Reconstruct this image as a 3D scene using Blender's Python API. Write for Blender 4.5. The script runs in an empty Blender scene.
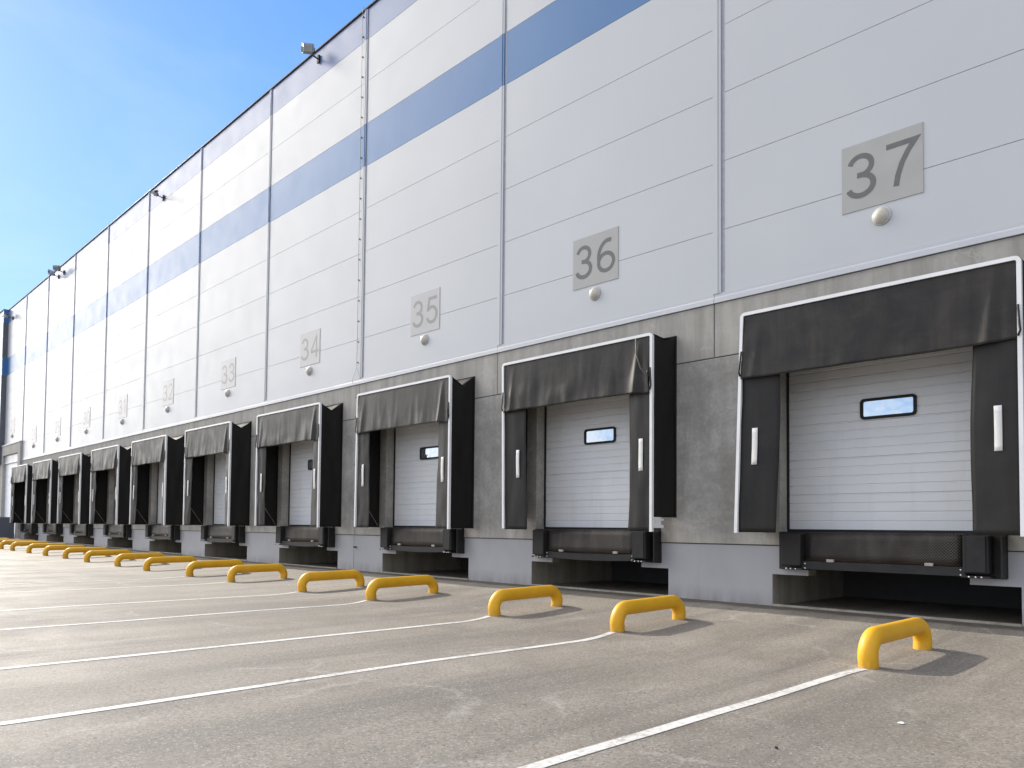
import bpy, bmesh, math, random
from mathutils import Vector, Matrix, noise
random.seed(7)
R = math.radians
scn = bpy.context.scene
COL = scn.collection

# ------------------------------------------------------------------ nodes
def mat(name):
    m = bpy.data.materials.new(name); m.use_nodes = True
    nt = m.node_tree
    return m, nt, nt.nodes['Principled BSDF']
def N(nt, t, **k):
    n = nt.nodes.new(t)
    for a, b in k.items():
        setattr(n, a, b)
    return n
def inp(nt, sock, v):
    if hasattr(v, 'is_linked') or hasattr(v, 'links'):
        nt.links.new(v, sock)
    else:
        sock.default_value = v
def coords(nt, scale=(1, 1, 1), obj=False, rand=False):
    if obj:
        src = N(nt, 'ShaderNodeTexCoord').outputs['Object']
    else:
        src = N(nt, 'ShaderNodeNewGeometry').outputs['Position']
    mp = N(nt, 'ShaderNodeMapping'); mp.inputs['Scale'].default_value = scale
    nt.links.new(src, mp.inputs['Vector'])
    if rand:
        oi = N(nt, 'ShaderNodeObjectInfo'); mu = N(nt, 'ShaderNodeMath', operation='MULTIPLY')
        mu.inputs[1].default_value = 37.0; nt.links.new(oi.outputs['Random'], mu.inputs[0])
        cx = N(nt, 'ShaderNodeCombineXYZ')
        for i in range(3): nt.links.new(mu.outputs[0], cx.inputs[i])
        nt.links.new(cx.outputs[0], mp.inputs['Location'])
    return mp.outputs[0]
def noisef(nt, vec, scale, detail=4, rough=.55, dist=0):
    n = N(nt, 'ShaderNodeTexNoise'); n.inputs['Scale'].default_value = scale
    n.inputs['Detail'].default_value = detail; n.inputs['Roughness'].default_value = rough
    n.inputs['Distortion'].default_value = dist
    nt.links.new(vec, n.inputs['Vector']); return n.outputs['Fac']
def ramp(nt, fac, a, b, ca=0., cb=1.):
    n = N(nt, 'ShaderNodeMapRange'); n.inputs[1].default_value = a; n.inputs[2].default_value = b
    n.inputs[3].default_value = ca; n.inputs[4].default_value = cb
    nt.links.new(fac, n.inputs[0]); return n.outputs[0]
def math2(nt, op, a, b=0.):
    n = N(nt, 'ShaderNodeMath', operation=op); inp(nt, n.inputs[0], a); inp(nt, n.inputs[1], b)
    return n.outputs[0]
def mix(nt, fac, a, b, mode='MIX'):
    n = N(nt, 'ShaderNodeMix', data_type='RGBA', blend_type=mode)
    inp(nt, n.inputs[0], fac)
    for s, v in ((n.inputs[6], a), (n.inputs[7], b)):
        if hasattr(v, 'links'): nt.links.new(v, s)
        else: s.default_value = (*v, 1) if len(v) == 3 else v
    return n.outputs[2]
def bump(nt, bs, h, strength=.3, dist=.01, prev=None):
    n = N(nt, 'ShaderNodeBump'); n.inputs['Strength'].default_value = strength
    n.inputs['Distance'].default_value = dist; nt.links.new(h, n.inputs['Height'])
    if prev: nt.links.new(prev, n.inputs['Normal'])
    nt.links.new(n.outputs[0], bs.inputs['Normal']); return n.outputs[0]
def setp(nt, bs, color=None, rough=None, metal=None, spec=None, coat=None):
    if color is not None:
        if hasattr(color, 'links'): nt.links.new(color, bs.inputs['Base Color'])
        else: bs.inputs['Base Color'].default_value = (*color, 1)
    if rough is not None: inp(nt, bs.inputs['Roughness'], rough)
    if metal is not None: bs.inputs['Metallic'].default_value = metal
    if spec is not None: bs.inputs['Specular IOR Level'].default_value = spec
    if coat is not None: bs.inputs['Coat Weight'].default_value = coat

M = {}
def painted_panel(name, c, c2, rough, spec):
    m, nt, bs = mat(name)
    v = coords(nt); big = noisef(nt, v, .35, 3)
    st = noisef(nt, coords(nt, (6, 6, .25)), 1.0, 5)
    col = mix(nt, ramp(nt, big, .3, .7), c, c2)
    dirt = ramp(nt, st, .58, .85, 0, .07)
    col = mix(nt, dirt, col, (.42, .41, .40))
    # faint vertical micro profiling of the steel skin
    w = N(nt, 'ShaderNodeTexWave', wave_type='BANDS', bands_direction='X'); w.inputs['Scale'].default_value = 4.2
    w.inputs['Distortion'].default_value = 0
    nt.links.new(coords(nt), w.inputs['Vector'])
    wob = noisef(nt, coords(nt, (1, 1, .6)), .9, 2)
    h = math2(nt, 'ADD', math2(nt, 'MULTIPLY', w.outputs['Fac'], .03), wob)
    bump(nt, bs, h, .12, .03)
    setp(nt, bs, col, ramp(nt, noisef(nt, v, 1.3, 4), .3, .7, rough - .04, rough + .05), spec=spec)
    M[name] = m
painted_panel('panel_white', (.475, .495, .52), (.505, .525, .545), .36, .6)
painted_panel('panel_blue', (.045, .155, .36), (.052, .168, .38), .34, .5)
painted_panel('panel_pale_blue', (.105, .165, .33), (.115, .178, .345), .34, .65)
painted_panel('trim_white', (.45, .465, .50), (.49, .505, .53), .38, .55)

def simple(name, c, rough, metal=0, spec=.5, var=.15, nscale=8, bs_=.0, obj=False):
    m, nt, bs = mat(name); v = coords(nt, obj=obj, rand=obj)
    n = noisef(nt, v, nscale, 5)
    d = tuple(x * (1 - var) for x in c); e = tuple(min(1, x * (1 + var)) for x in c)
    setp(nt, bs, mix(nt, ramp(nt, n, .3, .7), d, e), ramp(nt, n, .3, .7, rough - .06, rough + .06), metal, spec)
    if bs_: bump(nt, bs, noisef(nt, v, nscale * 4, 5), bs_, .01)
    M[name] = m
simple('dark_metal', (.018, .018, .019), .55, .3, var=.35, bs_=.1)
simple('joint_dark', (.055, .057, .062), .8)
simple('joint_grey', (.34, .35, .37), .7)
simple('groove_grey', (.36, .37, .41), .6)
simple('frame_white', (.78, .79, .80), .35, var=.05, nscale=3)
simple('roof_black', (.02, .022, .03), .5)
simple('black_rubber', (.008, .008, .008), .7, var=.3, nscale=20, bs_=.35)
simple('steel_bright', (.75, .74, .72), .3, .7)
simple('lug_grey', (.33, .32, .30), .5, .3)
simple('lamp_dome', (.50, .475, .41), .25, var=.08, spec=.6)
simple('lamp_base', (.50, .50, .49), .4)
simple('lens_pale', (.55, .60, .58), .15, .2)
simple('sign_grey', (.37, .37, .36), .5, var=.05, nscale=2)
simple('sign_grey_light', (.42, .42, .425), .36, spec=.6, var=.05, nscale=2)  # paler copy for the far signs, wall gloss painted into the base colour
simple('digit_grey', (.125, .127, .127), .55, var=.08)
simple('digit_grey_light', (.23, .235, .24), .36, spec=.6, var=.05)  # far digits, lightened by the same painted gloss
simple('marker_white', (.72, .72, .70), .5, var=.08, nscale=6)
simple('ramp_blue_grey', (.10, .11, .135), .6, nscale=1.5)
simple('portal_concrete', (.40, .385, .35), .85, nscale=3, bs_=.2)
simple('overhead_white', (.72, .75, .80), .4)
simple('dark_cord', (.10, .095, .08), .6)
simple('flood_grey', (.40, .42, .41), .35, .3)
simple('paper', (.8, .8, .78), .8)
simple('stone', (.02, .02, .02), .8)

def concrete(name, dark, light, warm, stain):
    m, nt, bs = mat(name); v = coords(nt)
    a = noisef(nt, v, 1.1, 8, .70, .15); b = noisef(nt, coords(nt, (3.2, 3.2, .35)), 1.0, 6, .65)
    c = noisef(nt, v, 14, 6, .7); hz = noisef(nt, coords(nt, (.35, .35, 5)), 1.2, 4, .6)
    col = mix(nt, ramp(nt, a, .36, .64), dark, light)
    col = mix(nt, ramp(nt, b, .42, .72, 0, .62), col, stain)
    col = mix(nt, ramp(nt, hz, .5, .8, 0, .35), col, light)
    col = mix(nt, ramp(nt, c, .35, .75, 0, .38), col, (.13, .125, .112))
    # the upper cast strip is warmer in tone
    z = N(nt, 'ShaderNodeSeparateXYZ'); nt.links.new(v, z.inputs[0])
    col = mix(nt, ramp(nt, z.outputs[2], 4.49, 4.53, 0, .75), col, mix(nt, ramp(nt, b, .35, .75), warm, stain))
    col = mix(nt, ramp(nt, math2(nt, 'ADD', z.outputs[2], math2(nt, 'MULTIPLY', b, .25)), 1.46, 1.62, .7, 0), col, mix(nt, ramp(nt, b, .35, .75), warm, stain))  # lit ledge below the shelters, painted as a warmer lighter band
    # pale scratches / lime runs
    vo = N(nt, 'ShaderNodeTexVoronoi', feature='DISTANCE_TO_EDGE'); vo.inputs['Scale'].default_value = 1.3
    dv = N(nt, 'ShaderNodeVectorMath', operation='ADD')
    nn = N(nt, 'ShaderNodeTexNoise'); nn.inputs['Scale'].default_value = 2.5; nn.inputs['Detail'].default_value = 5
    nt.links.new(v, nn.inputs['Vector']); nt.links.new(v, dv.inputs[0]); nt.links.new(nn.outputs['Color'], dv.inputs[1])
    nt.links.new(dv.outputs[0], vo.inputs['Vector'])
    sc = math2(nt, 'MULTIPLY', ramp(nt, vo.outputs['Distance'], 0, .03, 1, 0), ramp(nt, a, .48, .58, 0, .4))
    col = mix(nt, sc, col, (.5, .5, .48))
    # tie holes of the formwork are tiny dark pits
    vp = N(nt, 'ShaderNodeTexVoronoi'); vp.inputs['Scale'].default_value = 22
    nt.links.new(v, vp.inputs['Vector'])
    pit = math2(nt, 'MULTIPLY', ramp(nt, vp.outputs['Distance'], .05, .12, 1, 0), ramp(nt, noisef(nt, v, 3, 2), .5, .6))
    col = mix(nt, math2(nt, 'MULTIPLY', pit, .5), col, (.05, .05, .045))
    setp(nt, bs, col, .82, spec=.3)
    p = bump(nt, bs, c, .25, .01); bump(nt, bs, a, .2, .05, p)
    M[name] = m
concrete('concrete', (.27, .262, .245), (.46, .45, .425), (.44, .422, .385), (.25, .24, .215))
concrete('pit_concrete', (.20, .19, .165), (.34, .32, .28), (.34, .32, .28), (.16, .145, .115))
m, nt, bs = mat('plinth_paint')
v = coords(nt); n = noisef(nt, v, .9, 5); s = noisef(nt, coords(nt, (5, 5, .5)), 1, 5)
z = N(nt, 'ShaderNodeSeparateXYZ'); nt.links.new(v, z.inputs[0])
splash = math2(nt, 'MULTIPLY', ramp(nt, z.outputs[2], .26, .52, 1, 0), ramp(nt, s, .35, .7, .1, .7))
col = mix(nt, ramp(nt, n, .3, .7), (.32, .325, .345), (.36, .365, .385))
col = mix(nt, ramp(nt, s, .6, .8, 0, .3), col, (.22, .22, .21))
setp(nt, bs, mix(nt, splash, col, (.16, .15, .135)), .6); bump(nt, bs, noisef(nt, v, 30, 4), .1, .01); M['plinth_paint'] = m

# shelter fabrics
def fabric(name, c, dusty, rough, dust):
    m, nt, bs = mat(name); v = coords(nt, obj=False)
    a = noisef(nt, v, 1.6, 6, .6, .5); b = noisef(nt, coords(nt, (9, 9, .5)), 1, 5, .6); g = noisef(nt, v, 45, 4)
    h = noisef(nt, coords(nt, (1.2, 1.2, 7)), 1, 5)
    f = math2(nt, 'MULTIPLY', ramp(nt, a, .38, .72, .0, 1), ramp(nt, b, .3, .75, .35, 1))
    f = math2(nt, 'ADD', f, ramp(nt, h, .55, .8, 0, .35))
    col = mix(nt, math2(nt, 'MULTIPLY', f, dust), c, dusty)
    oi = N(nt, 'ShaderNodeObjectInfo')
    col = mix(nt, ramp(nt, oi.outputs['Random'], 0, 1, 0, .25), col, dusty)
    setp(nt, bs, col, ramp(nt, a, .3, .7, rough - .08, rough + .12), spec=.28)
    p = bump(nt, bs, g, .12, .004); bump(nt, bs, noisef(nt, coords(nt, (3.5, 3.5, .8)), 1.2, 4), .3, .03, p)
    M[name] = m
fabric('curtain_fabric', (.011, .011, .012), (.075, .066, .054), .45, .6)
fabric('curtain_fabric_sheen', (.024, .023, .022), (.092, .086, .075), .45, .8)  # paler copy for farther docks, grazing-sun sheen painted in beside the dust
fabric('flap_fabric_sheen', (.030, .029, .028), (.095, .09, .08), .5, .7)  # farther flaps, the same sun sheen put into the colour
fabric('side_fabric', (.010, .010, .010), (.025, .024, .022), .75, .4)
fabric('flap_fabric', (.011, .011, .012), (.045, .041, .036), .5, .5)

# yellow guard paint
m, nt, bs = mat('yellow_paint'); v = coords(nt, obj=True, rand=True)
n = noisef(nt, v, 3, 5); s = noisef(nt, v, 16, 6, .7); ob = N(nt, 'ShaderNodeTexCoord')
z = N(nt, 'ShaderNodeSeparateXYZ'); nt.links.new(ob.outputs['Object'], z.inputs[0])
col = mix(nt, ramp(nt, n, .3, .7), (.66, .34, .008), (.74, .39, .012))
col = mix(nt, ramp(nt, s, .66, .74, 0, .75), col, (.30, .16, .05))
col = mix(nt, math2(nt, 'MULTIPLY', ramp(nt, z.outputs[2], .0, .12, 1, 0), ramp(nt, s, .4, .6, 0, .55)), col, (.28, .2, .1))
scuff = math2(nt, 'MULTIPLY', ramp(nt, noisef(nt, coords(nt, (30, 5, 5), obj=True, rand=True), 1, 6, .7), .60, .70, 0, .5), ramp(nt, n, .42, .58))
col = mix(nt, scuff, col, (.10, .075, .04))
setp(nt, bs, col, ramp(nt, s, .3, .7, .38, .58), spec=.4); bump(nt, bs, s, .25, .006); M['yellow_paint'] = m

# ribbed door skin
m, nt, bs = mat('door_white'); v = coords(nt); n = noisef(nt, v, 1.1, 5); s = noisef(nt, coords(nt, (2, 2, .3)), 1.5, 5)
col = mix(nt, ramp(nt, n, .3, .7), (.66, .68, .70), (.73, .745, .76)); col = mix(nt, ramp(nt, s, .55, .8, 0, .35), col, (.5, .49, .46))
setp(nt, bs, col, .45); M['door_white'] = m

# tread plate
m, nt, bs = mat('tread_plate'); v = coords(nt)
mp = N(nt, 'ShaderNodeMapping'); mp.inputs['Rotation'].default_value = (0, 0, 0); nt.links.new(v, mp.inputs[0])
sx = N(nt, 'ShaderNodeSeparateXYZ'); nt.links.new(mp.outputs[0], sx.inputs[0])
A = math2(nt, 'SINE', math2(nt, 'MULTIPLY', sx.outputs[0], 150.)); B_ = math2(nt, 'SINE', math2(nt, 'MULTIPLY', sx.outputs[2], 150.))
tr = ramp(nt, math2(nt, 'MULTIPLY', A, B_), .1, .6)
n = noisef(nt, v, 2.2, 6, .65); s = noisef(nt, coords(nt, (4, 4, .6)), 1, 5)
col = mix(nt, ramp(nt, n, .3, .7), (.022, .019, .017), (.050, .043, .038))
col = mix(nt, ramp(nt, s, .5, .8, 0, .5), col, (.13, .125, .12))
col = mix(nt, math2(nt, 'MULTIPLY', math2(nt, 'MULTIPLY', tr, ramp(nt, noisef(nt, coords(nt, (.5, .5, .5)), 1.6, 2), .38, .6)), .6), col, (.15, .135, .12))
zz = N(nt, 'ShaderNodeSeparateXYZ'); nt.links.new(v, zz.inputs[0])
col = mix(nt, math2(nt, 'MULTIPLY', ramp(nt, zz.outputs[2], 1.02, 1.06, 1, 0), .55), col, (.17, .10, .065))
setp(nt, bs, col, .45, .55); bump(nt, bs, tr, .6, .01); M['tread_plate'] = m

# window pane
m, nt, bs = mat('window_glass'); setp(nt, bs, (.62, .70, .78), .03, .85); v = coords(nt)
bump(nt, bs, noisef(nt, v, 2.2, 2), .25, .05); M['window_glass'] = m

# asphalt
m, nt, bs = mat('asphalt'); v = coords(nt)
big = noisef(nt, v, .16, 6, .6, .6); mid = noisef(nt, v, .9, 7, .65, .3)
tread = noisef(nt, coords(nt, (.9, .09, 1)), 1, 5, .6, .2)
diag = noisef(nt, coords(nt, (.18, .75, 1)), .8, 5, .6, 1.2)
col = mix(nt, ramp(nt, big, .3, .7), (.168, .144, .114), (.31, .274, .224))
col = mix(nt, ramp(nt, mid, .3, .72, 0, .6), col, (.375, .342, .292))
col = mix(nt, ramp(nt, tread, .44, .64, 0, .6), col, (.125, .115, .10))
marks = noisef(nt, coords(nt, (5.5, .12, 1)), 1, 3, .5, .9)
col = mix(nt, math2(nt, 'MULTIPLY', ramp(nt, marks, .54, .68, 0, .42), ramp(nt, big, .4, .55)), col, (.10, .092, .082))
col = mix(nt, ramp(nt, diag, .55, .78, 0, .5), col, (.19, .177, .158))
fine = noisef(nt, v, 28, 7, .82)
col = mix(nt, ramp(nt, fine, .36, .60, 0, 1), mix(nt, .58, col, (.06, .052, .045)), col)
gr = noisef(nt, v, 13, 5, .72)
col = mix(nt, math2(nt, 'MULTIPLY', ramp(nt, gr, .60, .70, 0, .6), ramp(nt, mid, .35, .6, .3, 1)), col, (.055, .05, .043))
vo = N(nt, 'ShaderNodeTexVoronoi'); vo.inputs['Scale'].default_value = 55; nt.links.new(v, vo.inputs['Vector'])
sp = N(nt, 'ShaderNodeSeparateColor'); nt.links.new(vo.outputs['Color'], sp.inputs[0])
dk = math2(nt, 'MULTIPLY', ramp(nt, sp.outputs[0], .80, .84), ramp(nt, vo.outputs['Distance'], .35, .5, 1, 0))
col = mix(nt, math2(nt, 'MULTIPLY', dk, .7), col, (.045, .042, .04))
lt = math2(nt, 'MULTIPLY', ramp(nt, sp.outputs[1], .86, .9), ramp(nt, vo.outputs['Distance'], .35, .5, 1, 0))
col = mix(nt, math2(nt, 'MULTIPLY', lt, .5), col, (.45, .43, .39))
vb = N(nt, 'ShaderNodeTexVoronoi'); vb.inputs['Scale'].default_value = 6.5; nt.links.new(v, vb.inputs['Vector'])
sb = N(nt, 'ShaderNodeSeparateColor'); nt.links.new(vb.outputs['Color'], sb.inputs[0])
holes = math2(nt, 'MULTIPLY', ramp(nt, sb.outputs[0], .74, .76), ramp(nt, vb.outputs['Distance'], .07, .11, 1, 0))
col = mix(nt, math2(nt, 'MULTIPLY', holes, .75), col, (.04, .036, .03))
# pale scuffs
wv = N(nt, 'ShaderNodeTexVoronoi', feature='DISTANCE_TO_EDGE'); wv.inputs['Scale'].default_value = .42
nn = N(nt, 'ShaderNodeTexNoise'); nn.inputs['Scale'].default_value = .9; nn.inputs['Detail'].default_value = 6
nt.links.new(v, nn.inputs['Vector']); ad = N(nt, 'ShaderNodeVectorMath', operation='ADD')
nt.links.new(v, ad.inputs[0]); nt.links.new(nn.outputs['Color'], ad.inputs[1]); nt.links.new(ad.outputs[0], wv.inputs['Vector'])
scf = math2(nt, 'MULTIPLY', ramp(nt, wv.outputs['Distance'], 0, .02, 1, 0), ramp(nt, noisef(nt, v, .8, 4),   .50, .62, 0, .5))
scf = math2(nt, 'MULTIPLY', scf, ramp(nt, fine, .35, .6))
col = mix(nt, scf, col, (.42, .40, .37))
# oily strip of sealant against the building
z = N(nt, 'ShaderNodeSeparateXYZ'); nt.links.new(v, z.inputs[0])
yy = math2(nt, 'ADD', z.outputs[1], math2(nt, 'MULTIPLY', noisef(nt, coords(nt, (1.5, .2, 1)), 1, 4), .3))
strip = math2(nt, 'MULTIPLY', ramp(nt, yy, -.22, -.10), ramp(nt, z.outputs[1], .03, .06, 1, 0))
col = mix(nt, math2(nt, 'MULTIPLY', strip, .75), col, (.055, .048, .04))
setp(nt, bs, col, ramp(nt, mid, .3, .7, .62, .85), spec=.35)
p = bump(nt, bs, fine, .5, .012); p = bump(nt, bs, holes, -.5, .02, p); bump(nt, bs, mid, .3, .03, p); M['asphalt'] = m

m, nt, bs = mat('road_paint'); v = coords(nt)
w = noisef(nt, v, 22, 6, .75); w2 = noisef(nt, v, 1.6, 4)
wear = math2(nt, 'ADD', w, math2(nt, 'MULTIPLY', math2(nt, 'SUBTRACT', w2, .5), .5))
col = mix(nt, ramp(nt, wear, .46, .66, 0, .85), (.58, .565, .53), (.27, .25, .22))
setp(nt, bs, col, .7); bump(nt, bs, w, .3, .01); M['road_paint'] = m

# ------------------------------------------------------------------ mesh helpers
class MB:
    def __init__(s): s.v = []; s.f = []; s.mi = []; s.sm = []
    def face(s, pts, mi=0, sm=False):
        i = len(s.v); s.v += [tuple(p) for p in pts]; s.f.append(tuple(range(i, i + len(pts)))); s.mi.append(mi); s.sm.append(sm)
    def box(s, x0, x1, y0, y1, z0, z1, mi=0, mtx=None):
        p = [Vector((x, y, z)) for z in (z0, z1) for y in (y0, y1) for x in (x0, x1)]
        if mtx: p = [mtx @ q for q in p]
        i = len(s.v); s.v += [tuple(q) for q in p]
        for f in ((0, 2, 3, 1), (4, 5, 7, 6), (0, 1, 5, 4), (2, 6, 7, 3), (0, 4, 6, 2), (1, 3, 7, 5)):
            s.f.append(tuple(i + k for k in f)); s.mi.append(mi); s.sm.append(False)
    def prism(s, poly, y0, y1, mi=0):       # poly of (x,z), counter-clockwise seen from -Y
        a = [(x, y0, z) for x, z in poly]; b = [(x, y1, z) for x, z in poly]; n = len(poly)
        i = len(s.v); s.v += a + b
        s.f.append(tuple(range(i, i + n))); s.f.append(tuple(range(i + 2 * n - 1, i + n - 1, -1)))
        for k in range(n): s.f.append((i + k, i + n + k, i + n + (k + 1) % n, i + (k + 1) % n))
        s.mi += [mi] * (n + 2); s.sm += [False] * (n + 2)
    def grid(s, fn, nu, nv, sm=True, mi=0):
        i = len(s.v)
        for a in range(nu + 1):
            for b in range(nv + 1): s.v.append(tuple(fn(a / nu, b / nv)))
        for a in range(nu):
            for b in range(nv):
                q = i + a * (nv + 1) + b
                s.f.append((q, q + nv + 1, q + nv + 2, q + 1)); s.mi.append(mi); s.sm.append(sm)
    def tube(s, path, r, seg=12, cap=True, mi=0):
        path = [Vector(p) for p in path]; i0 = len(s.v); n = len(path)
        t0 = (path[1] - path[0]).normalized()
        up = Vector((0, 0, 1)) if abs(t0.z) < .9 else Vector((1, 0, 0))
        nrm = t0.cross(up).normalized()
        for k, p in enumerate(path):
            t = (path[min(k + 1, n - 1)] - path[max(k - 1, 0)]).normalized()
            nrm = (nrm - t * nrm.dot(t)).normalized(); bn = t.cross(nrm)
            for j in range(seg):
                a = 2 * math.pi * j / seg; s.v.append(tuple(p + (nrm * math.cos(a) + bn * math.sin(a)) * r))
        for k in range(n - 1):
            for j in range(seg):
                q = i0 + k * seg; s.f.append((q + j, q + (j + 1) % seg, q + seg + (j + 1) % seg, q + seg + j)); s.mi.append(mi); s.sm.append(True)
        if cap:
            s.f.append(tuple(i0 + j for j in range(seg))[::-1]); s.f.append(tuple(i0 + (n - 1) * seg + j for j in range(seg))); s.mi += [mi] * 2; s.sm += [False] * 2
    def lathe_y(s, prof, seg=24, mi=0):      # profile of (radius, y): axis along Y
        i0 = len(s.v)
        for r, y in prof:
            for j in range(seg):
                a = 2 * math.pi * j / seg; s.v.append((r * math.cos(a), y, r * math.sin(a)))
        for k in range(len(prof) - 1):
            for j in range(seg):
                q = i0 + k * seg; s.f.append((q + j, q + seg + j, q + seg + (j + 1) % seg, q + (j + 1) % seg)); s.mi.append(mi); s.sm.append(True)
    def build(s, name, mats, parent=None, bevel=0, solid=0, segs=2):
        me = bpy.data.meshes.new(name); me.from_pydata(s.v, [], s.f)
        if not isinstance(mats, (list, tuple)): mats = [mats]
        for q in mats: me.materials.append(M[q] if isinstance(q, str) else q)
        for p, a, b in zip(me.polygons, s.mi, s.sm): p.material_index = a; p.use_smooth = b
        bm = bmesh.new(); bm.from_mesh(me); bmesh.ops.remove_doubles(bm, verts=bm.verts, dist=1e-5) if solid or bevel else None
        bmesh.ops.recalc_face_normals(bm, faces=bm.faces) if not solid else None
        bm.to_mesh(me); bm.free()
        o = bpy.data.objects.new(name, me); COL.objects.link(o)
        if parent is not None: o.parent = parent
        if solid:
            md = o.modifiers.new('Solidify', 'SOLIDIFY'); md.thickness = solid; md.offset = 0
        if bevel:
            md = o.modifiers.new('Bevel', 'BEVEL'); md.width = bevel; md.segments = segs; md.limit_method = 'ANGLE'
        return o
def tag(o, label=None, cat=None, group=None, kind=None):
    for k, v_ in (('label', label), ('category', cat), ('group', group), ('kind', kind)):
        if v_: o[k] = v_
    return o
def empty(name, loc, label, cat, group=None):
    o = bpy.data.objects.new(name, None); o.empty_display_size = .3; COL.objects.link(o); o.location = loc
    return tag(o, label, cat, group)
def copy_tree(o, parent=None):
    c = o.copy(); COL.objects.link(c)
    if parent is not None: c.parent = parent
    for ch in list(o.children): copy_tree(ch, c)
    return c

# ------------------------------------------------------------------ layout (metres; wall face is y=0, camera at x=0)
CEN = [-4.46, -10.02, -15.62, -21.38, -27.19, -32.95, -38.55, -44.13, -49.56, -54.9]
NUM = [37, 36, 35, 34, 33, 32, 31, 30, 29, 28]
SEAM = [16.0, 10.0, 4.3, -1.39, -7.08, -12.69, -18.39, -24.16, -29.92, -35.62, -41.22, -46.85, -52.34, -57.67]
LEFT, RIGHT, TOP = -62.95, 16.2, 16.25
ROWS = [5.64, 6.76, 7.985, 9.212, 10.44, 11.667, 12.894, 14.12, 15.35, TOP]
def lerp(x, xs, ys):
    if x <= xs[0]: return ys[0]
    for a, b, c, d in zip(xs, xs[1:], ys, ys[1:]):
        if x <= b: return c + (d - c) * (x - a) / (b - a)
    return ys[-1]
def gz(x, y):
    z = lerp(y, [-4.4, -3.8, -2.9, -1.2, 0, 40], [.07, .085, .105, .18, .245, .25])
    z += .012 * lerp(-x, [25, 45, 80], [0, 12, 14]) * lerp(y, [-30, -8, -3], [0, .3, 1])
    if -30 < y < 1 and -90 < x < 25:
        z += .018 * (noise.noise(Vector((x * .35, y * .35, 0)))) * lerp(y, [-2, 0], [1, 0])
    return z

# ------------------------------------------------------------------ ground
xs = [-1500, -400, -150, -95] + [-90 + i * .75 for i in range(0, 62)] + [-43.5 + i * .35 for i in range(1, 157)] + [13, 16, 20, 40, 150, 500, 1500]
ys = [-1500, -400, -120, -60, -40, -30, -24, -20] + [-18 + .4 * i for i in range(0, 33)] + [-5 + .2 * i for i in range(0, 26)] + [.5, 1.5, 2.7, 8, 40, 200, 1500]
ys = sorted(set(round(y, 3) for y in ys)); xs = sorted(set(round(x, 3) for x in xs))
g = MB(); g.v = [(x, y, gz(x, y)) for x in xs for y in ys]
n = len(ys)
for i in range(len(xs) - 1):
    for j in range(n - 1):
        q = i * n + j; g.f.append((q, q + n, q + n + 1, q + 1)); g.mi.append(0); g.sm.append(True)
tag(g.build('ground', 'asphalt'), kind='structure')

# painted lane lines, one from the outer leg of every guard
GUARD = [(-3.225, -3.74, -2.25), (-6.67, -3.50, -2.10), (-9.10, -3.55, -2.12), (-12.50, -3.60, -2.15), (-15.0, -3.66, -2.32), (-18.50, -3.64, -2.36),
         (-21.08, -3.64, -2.25), (-24.42, -3.60, -2.22), (-27.0, -3.62, -2.25), (-30.38, -3.6, -2.2), (-33.09, -3.6, -2.2), (-35.95, -3.6, -2.2),
         (-38.65, -3.6, -2.2), (-41.7, -3.6, -2.2), (-44.0, -3.6, -2.2), (-46.9, -3.6, -2.2), (-49.7, -3.6, -2.2)]
LINEX = [-3.27, -6.52, -8.90, -12.20, -14.80]
def gzi(x, y):   # ground height on the actual triangulated sheet (bilinear is close enough)
    import bisect
    i = bisect.bisect_right(xs, x) - 1; j = bisect.bisect_right(ys, y) - 1
    fx = (x - xs[i]) / (xs[i + 1] - xs[i]); fy = (y - ys[j]) / (ys[j + 1] - ys[j])
    a = gz(xs[i], ys[j]) * (1 - fx) + gz(xs[i + 1], ys[j]) * fx; b = gz(xs[i], ys[j + 1]) * (1 - fx) + gz(xs[i + 1], ys[j + 1]) * fx
    return a * (1 - fy) + b * fy
for k, (gx, y0, y1) in enumerate(GUARD):
    lx = LINEX[k] if k < 5 else gx + .05
    m_ = MB(); w = .055; yy = -17.0; pts = []
    while yy < y0 - .12:
        pts.append(yy); yy += .15
    pts.append(y0 - .12)
    def xc(y):
        t = lerp(y, [-4.4, y0 - .1], [0, 1]); return lx + (gx - lx) * t * t + .012 * noise.noise(Vector((k * 9.1, y * .8, 0)))
    for a, b in zip(pts, pts[1:]):
        e = lambda x, y: (x, y, gzi(x, y) + .004)
        for u0, u1 in ((-w, 0), (0, w)):
            m_.face([e(xc(a) + u0, a), e(xc(a) + u1, a), e(xc(b) + u1, b), e(xc(b) + u0, b)])
    tag(m_.build('parking_line', 'road_paint'), kind='structure')

# ------------------------------------------------------------------ building
wh = empty('warehouse', (-25, 20, .25), 'long white metal clad warehouse with blue stripe and a row of loading docks', 'warehouse')
wh.location = (0, 0, 0)
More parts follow.
